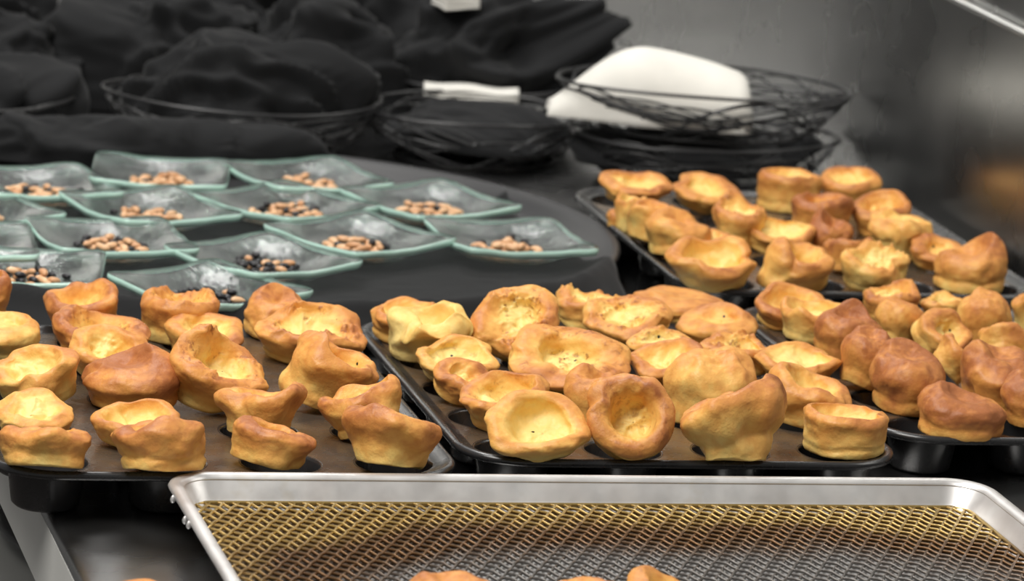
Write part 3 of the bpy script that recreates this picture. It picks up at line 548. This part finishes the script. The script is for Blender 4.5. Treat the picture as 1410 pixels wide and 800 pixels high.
# ---------------------------------------------------------------- round tray, cloth, glass plates, beans
TRX, TRY, TRR, TSY = -6.0, 84.0, 40.4, .888
def tray(name, loc, R, label, sy=1.0):
    r = tag(empty(name, loc), label, 'tray')
    V, Fc = lathe([(.02, 1.2), (R-5, 1.2), (R-3.4, 1.35), (R-2.5, 1.9), (R-1.6, 2.7), (R-.9, 3.2), (R-.35, 3.4), (R, 3.25), (R+.05, 3.0), (R-.4, 2.85), (R-1.2, 2.4), (R-2.1, 1.6), (R-3.2, .75), (.02, .7)], 128); V[:, 1] *= sy
    mesh_obj('dish', V, Fc, M['tray'], r)
    V, Fc = lathe([(R-6, .75), (R-6, 0), (R-7, 0), (R-7, .75)], 96); V[:, 1] *= sy; mesh_obj('foot_ring', V, Fc, M['tray'], r)
    return r
tray('serving_tray', (TRX, TRY, 0), TRR, 'large round black serving tray holding the glass plates', TSY)
tray('serving_tray', (24.6, 183, -60), 34.0, 'round black tray stored on the shelf under the counter')
def tray_z(r):
    return np.interp(r, [0, TRR-5, TRR-3.4, TRR-2.5, TRR-1.6, TRR-.9, TRR-.35, TRR, TRR+.5, TRR+1.2, TRR+4], [1.2, 1.2, 1.35, 1.9, 2.7, 3.2, 3.4, 3.3, 2.9, 1.9, .15])
nx, ny = 150, 130
gu, gv = np.meshgrid(np.linspace(0, 1, nx), np.linspace(0, 1, ny))
cX = -44.0 + gu*(73.5+1.2*np.sin(gv*5)) ; cY = 46.6 + gv*(62.0 - 9*gu) + .9*np.sin(gu*7)
rr = np.hypot(cX-TRX, (cY-TRY)/TSY); Pn = np.stack([cX, cY, cX*0], -1)
cZ = tray_z(rr)
for _ in range(3): cZ[1:-1, 1:-1] = .25*(cZ[2:, 1:-1]+cZ[:-2, 1:-1]+cZ[1:-1, 2:]+cZ[1:-1, :-2])
cZ = np.maximum(cZ, tray_z(rr)) + .28
wk = np.clip((rr-31)/9, .12, 1)
cZ += wk*(.35*np.maximum(fbm(Pn*[.16, .10, 1], 5, 3), -.2)+.07)+.05*np.abs(fbm(Pn*.5, 8, 2))
front = np.clip((52.5-cY)/4, 0, 1); cZ += front*(.1+.5*np.maximum(fbm(Pn*[.09, .03, 1]+3, 12, 2), -.2))
o = mesh_obj('tray_cloth', np.stack([cX, cY, cZ], -1).reshape(-1, 3), grid_faces(nx, ny, False), M['black_cloth']); tag(o, 'black cloth spread over the round tray under the glass plates', 'cloth')
md = o.modifiers.new('thickness', 'SOLIDIFY'); md.thickness = .0012; md.offset = 1
def plate_mesh(seed):
    n = 33; a = 6.75; th = .7
    g = np.linspace(-1, 1, n); u, v = np.meshgrid(g, g)
    rc = .12; m_ = np.maximum(np.abs(u), np.abs(v)); q = np.minimum(np.abs(u), np.abs(v))
    shrink = 1-.055*np.clip((q/np.maximum(m_, 1e-6)-.72)/.28, 0, 1)**2*m_
    x, y = u*a*shrink, v*a*shrink
    r = np.hypot(x, y)
    def zf(r): return np.interp(r, [0, 3.0, 3.8, 4.8, 5.8, 6.8, 8.0, 9.4], [0, .02, .1, .4, .95, 1.45, 1.7, 1.8])
    z = zf(r)+.10*fbm(np.stack([x*.35, y*.35, x*0], -1), seed, 2)*np.clip((r-3.5)/3, 0, 1)
    for _ in range(2): z[1:-1, 1:-1] = .25*(z[2:, 1:-1]+z[:-2, 1:-1]+z[1:-1, 2:]+z[1:-1, :-2])
    z -= z.min()
    top = np.stack([x, y, z+th], -1).reshape(-1, 3); bot = np.stack([x*.985, y*.985, z], -1).reshape(-1, 3)
    fs = grid_faces(n, n, False); N = n*n
    fc = list(fs)+[tuple(i+N for i in f[::-1]) for f in fs]
    bd = [k for k in range(n)]+[j*n+n-1 for j in range(1, n)]+[(n-1)*n+k for k in range(n-2, -1, -1)]+[j*n for j in range(n-2, 0, -1)]
    mid = np.array([(top[i]*.5+bot[i]*.5)*[1.012, 1.012, 1] for i in bd]); B = len(bd)
    for k in range(B):
        i, j = bd[k], bd[(k+1) % B]; fc.append((j, i, 2*N+k, 2*N+(k+1) % B)); fc.append((2*N+(k+1) % B, 2*N+k, i+N, j+N))
    return np.concatenate([top, bot, mid]), fc, (lambda r_: float(zf(r_))+th)
def bean_mesh(L, W_, T, bend):
    n, m_ = 12, 9; V = []
    for j in range(m_):
        t_ = math.pi*j/(m_-1); s_ = math.sin(t_) if 0 < j < m_-1 else .02
        for k in range(n):
            p = 2*math.pi*k/n; x = -math.cos(t_)*L/2; y = s_*math.cos(p)*W_/2*(1-.12*math.cos(t_)) + bend*(x/(L/2))**2*W_; V.append((x, y, s_*math.sin(p)*T/2))
    return V, grid_faces(n, m_)
bean_me = {}
for nm, mt, dims in (('tan', 'tan_bean', [(1.3, .76, .64, .12), (1.15, .72, .6, .05), (1.45, .78, .62, .16)]), ('black', 'black_bean', [(1.1, .72, .6, .08), (.98, .7, .6, .04)])):
    bean_me[nm] = []
    for d in dims:
        V, Fc = bean_mesh(*d); me = bpy.data.meshes.new('dried_bean'); me.from_pydata([tuple(c*U for c in v) for v in V], [], Fc); me.polygons.foreach_set('use_smooth', [True]*len(me.polygons)); me.materials.append(M[mt]); bean_me[nm].append(me)
PLATES = [  # x, y, turn in the view, tan beans, black beans, label
 (-6.5, 102.6, 3, 18, 1, 'glass plate of tan beans squared up to the tray, nearest the bunched cloth'),
 (-19.6, 96.4, 28, 13, 3, 'glass plate of tan and few black beans beside the bunched cloth end'),
 (8.4, 103.2, 32, 15, 1, 'glass plate of tan beans next to the bare strip of tray'),
 (-27.6, 84.0, 40, 8, 2, 'glass plate with few beans, overlapping the counter-edge side of the tray'),
 (-10.2, 86.8, 36, 15, 4, 'glass plate with a tan bean heap in the middle of its row'),
 (3.7, 90.1, 50, 14, 5, 'glass plate whose black beans trail to one side of tan ones'),
 (18.6, 92.6, 40, 15, 3, 'glass plate of tan beans near the bare black tray rim'),
 (-16.0, 73.6, 22, 14, 11, 'glass plate heaped with evenly mixed tan and black beans'),
 (-30.2, 70.8, 12, 6, 3, 'glass plate at the tray side over the counter edge'),
 (8.0, 76.6, 46, 14, 4, 'glass plate of tan beans next to the mostly-black-bean plate'),
 (22.8, 77.2, 22, 14, 4, 'glass plate of tan beans closest to the far tin'),
 (-3.1, 67.0, 46, 7, 19, 'glass plate holding mostly black beans'),
 (-25.6, 60.8, 4, 13, 7, 'square-set glass plate of mixed beans beside the counter-edge tin'),
 (-10.2, 55.0, 47, 4, 12, 'glass plate half hidden by the raised cloth behind the tins')]
PSHORT = ['plate nearest the bunched cloth, set square', 'plate beside the bunched cloth end', 'plate next to the bare tray strip', 'sparse plate over the counter-edge side',
 'plate with a tan heap in mid row', 'plate with black beans trailing aside', 'tan bean plate near the tray rim', 'plate of evenly mixed beans', 'plate at the tray side over counter edge',
 'plate next to the mostly-black-bean one', 'plate closest to the far tin', 'plate holding mostly black beans', 'square-set plate beside the counter-edge tin', 'plate half hidden by raised cloth']
plate_me = []
for i in range(3):
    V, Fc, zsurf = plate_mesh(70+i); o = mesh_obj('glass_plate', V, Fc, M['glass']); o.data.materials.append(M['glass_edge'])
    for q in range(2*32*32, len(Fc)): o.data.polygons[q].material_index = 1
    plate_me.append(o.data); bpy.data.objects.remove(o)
rnd = random.Random(4)
PZ = 1.2+.28+.2
for i, (x, y, turn, nt, nb, lab) in enumerate(PLATES):
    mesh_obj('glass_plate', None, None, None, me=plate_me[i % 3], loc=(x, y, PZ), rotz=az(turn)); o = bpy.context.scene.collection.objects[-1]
    tag(o, lab, 'plate', 'glass plates on the round tray')
    nt, nb = int(nt*1.45), int(nb*1.4); kinds = ['tan']*nt+['black']*nb; rnd.shuffle(kinds); placed = []; side = rnd.uniform(0, 6.28)
    for kd in kinds:
        best = None
        for _ in range(4):
            rr_ = 3.35*math.sqrt(rnd.random()); aa = rnd.uniform(0, 6.28); bx, by = rr_*math.cos(aa), rr_*math.sin(aa)*.85
            if kd == 'black' and nb < 10: bx += 1.4*math.cos(side); by += 1.2*math.sin(side)
            zz = zsurf(math.hypot(bx, by))+.29
            for (qx, qy, qz) in placed:
                d2 = (bx-qx)**2+(by-qy)**2
                if d2 < .74: zz = max(zz, qz+.48*math.sqrt(1-d2/.75)+.04)
            if best is None or zz < best[2]-.01: best = (bx, by, zz)
        placed.append(best)
        me = rnd.choice(bean_me[kd]); b = mesh_obj('dried_bean', None, None, None, me=me, loc=(x+best[0], y+best[1], PZ+best[2]), rotz=rnd.uniform(0, 6.28))
        b.rotation_euler = (rnd.uniform(-.25, .25), rnd.uniform(-.2, .2), b.rotation_euler[2])
        tag(b, ('tan' if kd == 'tan' else 'black')+' dried bean on the '+PSHORT[i], 'bean', kd+' dried beans on glass plates')
# ---------------------------------------------------------------- wire baskets and napkins behind the tray
def basket(x, y, z, rx, ry, h, rot, seed, label, strands=9):
    r = tag(empty('wire_basket', (x, y, z), math.radians(rot)), label, 'basket', 'black wire baskets')
    rg = np.random.RandomState(seed); th = np.linspace(0, 2*math.pi, 96, endpoint=False)
    def sh(zf): return .66+.34*np.asarray(zf)**.7
    for nm, zf, rad in (('rim', 1.0, .2), ('base_ring', .03, .17)):
        s_ = sh(zf); wob = .25*np.sin(2*th+rg.uniform(0, 6)) if nm == 'rim' else 0*th
        V, Fc = tube(np.column_stack([rx*s_*np.cos(th), ry*s_*np.sin(th), np.maximum(h*zf+wob, .17)]), rad, True, 7); mesh_obj(nm, V, Fc, M['wire'], r)
    for k in range(strands):
        kk = rg.choice([1, 2, 2, 3, 5]); a = rg.uniform(.12, .45); c_ = rg.uniform(.3, .75); ph = rg.uniform(0, 6.28)
        zf = np.clip(c_+a*np.sin(kk*th+ph)+.06*np.sin(5*th+ph*3), .05, 1.02); s_ = sh(zf)+rg.uniform(-.012, .012)
        V, Fc = tube(np.column_stack([rx*s_*np.cos(th), ry*s_*np.sin(th), h*zf]), rg.uniform(.11, .15), True, 6); mesh_obj('wire', V, Fc, M['wire'], r)
    for k in range(5):
        xx = rx*.62*(k-2)/2.6; yy = ry*.64*math.sqrt(max(0, 1-((k-2)/2.6)**2)); V, Fc = tube([(xx, -yy, .17), (xx, 0, .17), (xx, yy, .17)], .12, False, 6); mesh_obj('wire', V, Fc, M['wire'], r)
    return r
def napkin_heap(name, x, y, z, rx, ry, h, seed, label, material='black_cloth', rot=0., fold=1.0, tip=None, skirt=.0, group='crumpled black napkins'):
    rg = np.random.RandomState(seed); n, m_ = 110, 46
    th = np.linspace(0, 2*math.pi, n, endpoint=False); s = np.linspace(0.0, 1, m_)
    T, Sg = np.meshgrid(th, s)
    R = 1+.10*np.cos(4*T+rg.uniform(0, 6))+.10*fbm(np.stack([np.cos(T), np.sin(T), T*0+seed], -1), seed, 2)
    tf = np.exp(18*(np.cos(T-az(tip[0]))-1)) if tip else 0*T
    if tip: R = R+tip[1]*tf
    ph = Sg*math.pi/2
    ux, uy, uz = np.sin(ph)**.8*np.cos(T), np.sin(ph)**.8*np.sin(T), np.cos(ph)**.75
    P = np.stack([rx*ux, ry*uy, h*uz], -1)+seed*13.1
    d = rg.uniform(0, 3.14); A = np.array([[math.cos(d), math.sin(d), .35], [-math.sin(d)*.42, math.cos(d)*.42, .1], [.1, .1, .8]])
    Q = P@A.T+4.0*np.stack([vnoise(P*.09+7*k, seed+k) for k in range(3)], -1)
    rd = lambda q, sd: (1-np.sqrt(vnoise(q, sd)**2+.004))**2
    dd = fold*(4.2*rd(Q*.13, seed+5)+2.6*rd(Q*.26+3, seed+6)+.7*rd(Q*.6, seed+8)-4.0)*np.clip(Sg*5, .5, 1)*(1-.7*np.clip((Sg-.85)/.15, 0, 1))
    X = (rx*ux)*R+ux*dd; Y = (ry*uy)*R+uy*dd; Z = h*uz+(.45*uz+.25)*dd+tip[2]*tf*Sg**1.5*(Sg < 2) if tip else h*uz+(.45*uz+.25)*dd
    Z = np.maximum(Z, .03+.25*(1-Sg)) - skirt*np.clip((Sg-.86)/.14, 0, 1)
    V = np.stack([X, Y, Z], -1).reshape(-1, 3)
    o = mesh_obj(name, V, grid_faces(n, m_), M[material], loc=(x, y, z), rotz=math.radians(rot))
    md = o.modifiers.new('thickness', 'SOLIDIFY'); md.thickness = .0015; md.offset = -1
    return tag(o, label, 'napkin', group)
basket(-26.0, 131, 0, 15, 10.5, 5.8, 0, 11, 'wire basket at the end of the row over the counter edge')
napkin_heap('napkin', -25.5, 131, 2.2, 12.4, 8.6, 6.6, 21, 'crumpled black napkin in the wire basket at the counter-edge end', tip=(20, .1, 2.0))
basket(7.4, 133, 0, 15, 10.5, 6.0, 0, 12, 'wide wire basket directly behind the bunched cloth')
napkin_heap('napkin', 7.4, 133, 2.2, 12.4, 8.6, 9.0, 22, 'black napkin heaped in the wide wire basket behind the bunched cloth')
basket(33.0, 132, 0, 12.6, 9.6, 5.2, 0, 13, 'wire basket between the wide one and the one stacked two high')
napkin_heap('napkin', 33.0, 132, 2.0, 10.4, 7.9, 3.6, 29, 'flattened black napkin in the wire basket behind the tray rim', fold=.5)
basket(56.4, 124, 0, 15.0, 10.5, 5.2, 0, 14, 'lower wire basket of the two stacked beside the steel wall')
napkin_heap('napkin', 56.4, 124, 1.9, 12.3, 8.6, 3.4, 24, 'black napkin squashed in the lower basket beside the steel wall', tip=(10, .14, 2.2), fold=.6)
basket(55.4, 122.5, 5.6, 16.0, 10.0, 5.2, -6, 15, 'upper wire basket holding the white napkin', strands=12)
basket(38.5, 153, 0, 11.5, 9.2, 5.0, 0, 16, 'wire basket carrying a tall peaked black napkin')
HEAPS = [
         (-20.0, 156, .1, 12.5, 9.5, 11.5, 31, 'sprawling black napkin heaped behind the counter-edge basket', None),
         (3.0, 158, .1, 12, 9.5, 12.0, 32, 'black napkin with deep looping folds behind the wide basket', None),
         (21.5, 155.5, .1, 9.5, 9, 12.5, 33, 'black napkin heap between the looping-fold one and the peaked one', None),
         (37.6, 153, 1.9, 9.2, 7.6, 12.4, 34, 'tall black napkin with a pointed corner sticking out towards the wall', (5, .62, 7.5)),
         (-19.5, 181, .1, 15, 12, 17, 35, 'large black cloth heap at the far counter edge', None),
         (11.5, 183, .1, 13.5, 12, 18, 36, 'large black cloth heap far along the counter', None),
         (38.0, 181, .1, 11.5, 11, 18, 37, 'high black cloth heap behind the pointed napkin', None)]
for x, y, z, rx, ry, h, sd, lab, tip in HEAPS:
    napkin_heap('napkin', x, y, z, rx, ry, h, sd, lab, tip=tip, fold=1.1)
napkin_heap('bunched_cloth', -7.0, 115.5, 1.9, 17.5, 4.0, 4.6, 41, 'bunched black cloth lying along the back rim of the round tray', fold=.5, tip=(8, .15, 1.0), group=None)['category'] = 'cloth'
# white napkin folded over on itself, standing in the upper basket
def folded_napkin(name, loc, rotz, L, Wd, h, label, seed=1, th=.35):
    nu, nv = 40, 36; V = []
    for i in range(nu):
        u = i/(nu-1); prof = .12+.88*math.sin(min(1, u/.47)*math.pi/2)**1.25 if u < .47 else 1-.36*((u-.47)/.53)**1.5
        hh = h*prof*.94*(1-.5*max(0, (u-.96)/.04)**2); ww = Wd*(.35+.65*min(1, u/.45))*(1-.25*max(0, (u-.93)/.07)**2)
        for j in range(nv):
            v = j/(nv-1)*2-1; a = v*math.pi*.56
            y = ww/2*math.sin(a)*1.02; zz = hh*(math.cos(a*.92)**.75 if abs(v) < .97 else math.cos(.97*math.pi*.56*.92)**.75)
            zz += .35*math.sin(u*7+v*2+seed)*(1-abs(v))*.5
            V.append(((u-.5)*L+.5*v*v*(u-.5), y, max(zz, .05)))
    o = mesh_obj(name, V, grid_faces(nv, nu, False), M['white_cloth'], loc=loc, rotz=rotz)
    md = o.modifiers.new('thickness', 'SOLIDIFY'); md.thickness = th*U; md.offset = -1
    return tag(o, label, 'napkin')
folded_napkin('white_napkin', (48.9, 121, 7.0), az(3), 21.0, 9.5, 8.0, 'white cloth napkin folded into a humped roll in the upper wire basket')
def flat_napkin(loc, rotz, L, W_, label, n=4, t_=.42):
    r = tag(empty('white_napkin', loc, rotz), label, 'napkin')
    for k in range(n):
        nx_, ny_ = 16, 10; gx, gy = np.meshgrid(np.linspace(-L/2, L/2, nx_), np.linspace(-W_/2, W_/2, ny_))
        zt = k*t_+.12*np.sin(gx*.9+k)+.1*np.cos(gy*.8)+.25; V = np.concatenate([np.stack([gx, gy, zt+t_*.8], -1).reshape(-1, 3), np.stack([gx, gy, zt], -1).reshape(-1, 3)])
        f1 = grid_faces(nx_, ny_, False); N_ = nx_*ny_; bd = list(range(nx_))+[j*nx_+nx_-1 for j in range(1, ny_)]+[(ny_-1)*nx_+q for q in range(nx_-2, -1, -1)]+[j*nx_ for j in range(ny_-2, 0, -1)]
        Fc = list(f1)+[tuple(i+N_ for i in f[::-1]) for f in f1]+[(bd[(q+1) % len(bd)], bd[q], bd[q]+N_, bd[(q+1) % len(bd)]+N_) for q in range(len(bd))]
        mesh_obj('fold', V, Fc, M['white_cloth'], r)
    return r
flat_napkin((35.0, 142.6, 4.3), az(2), 10.5, 4, 'flat folded white napkin wedged between black napkins', 3)
flat_napkin((34.2, 149.5, 13.3), az(24), 4.2, 4, 'small folded white napkin half buried in the far black cloths', 4)
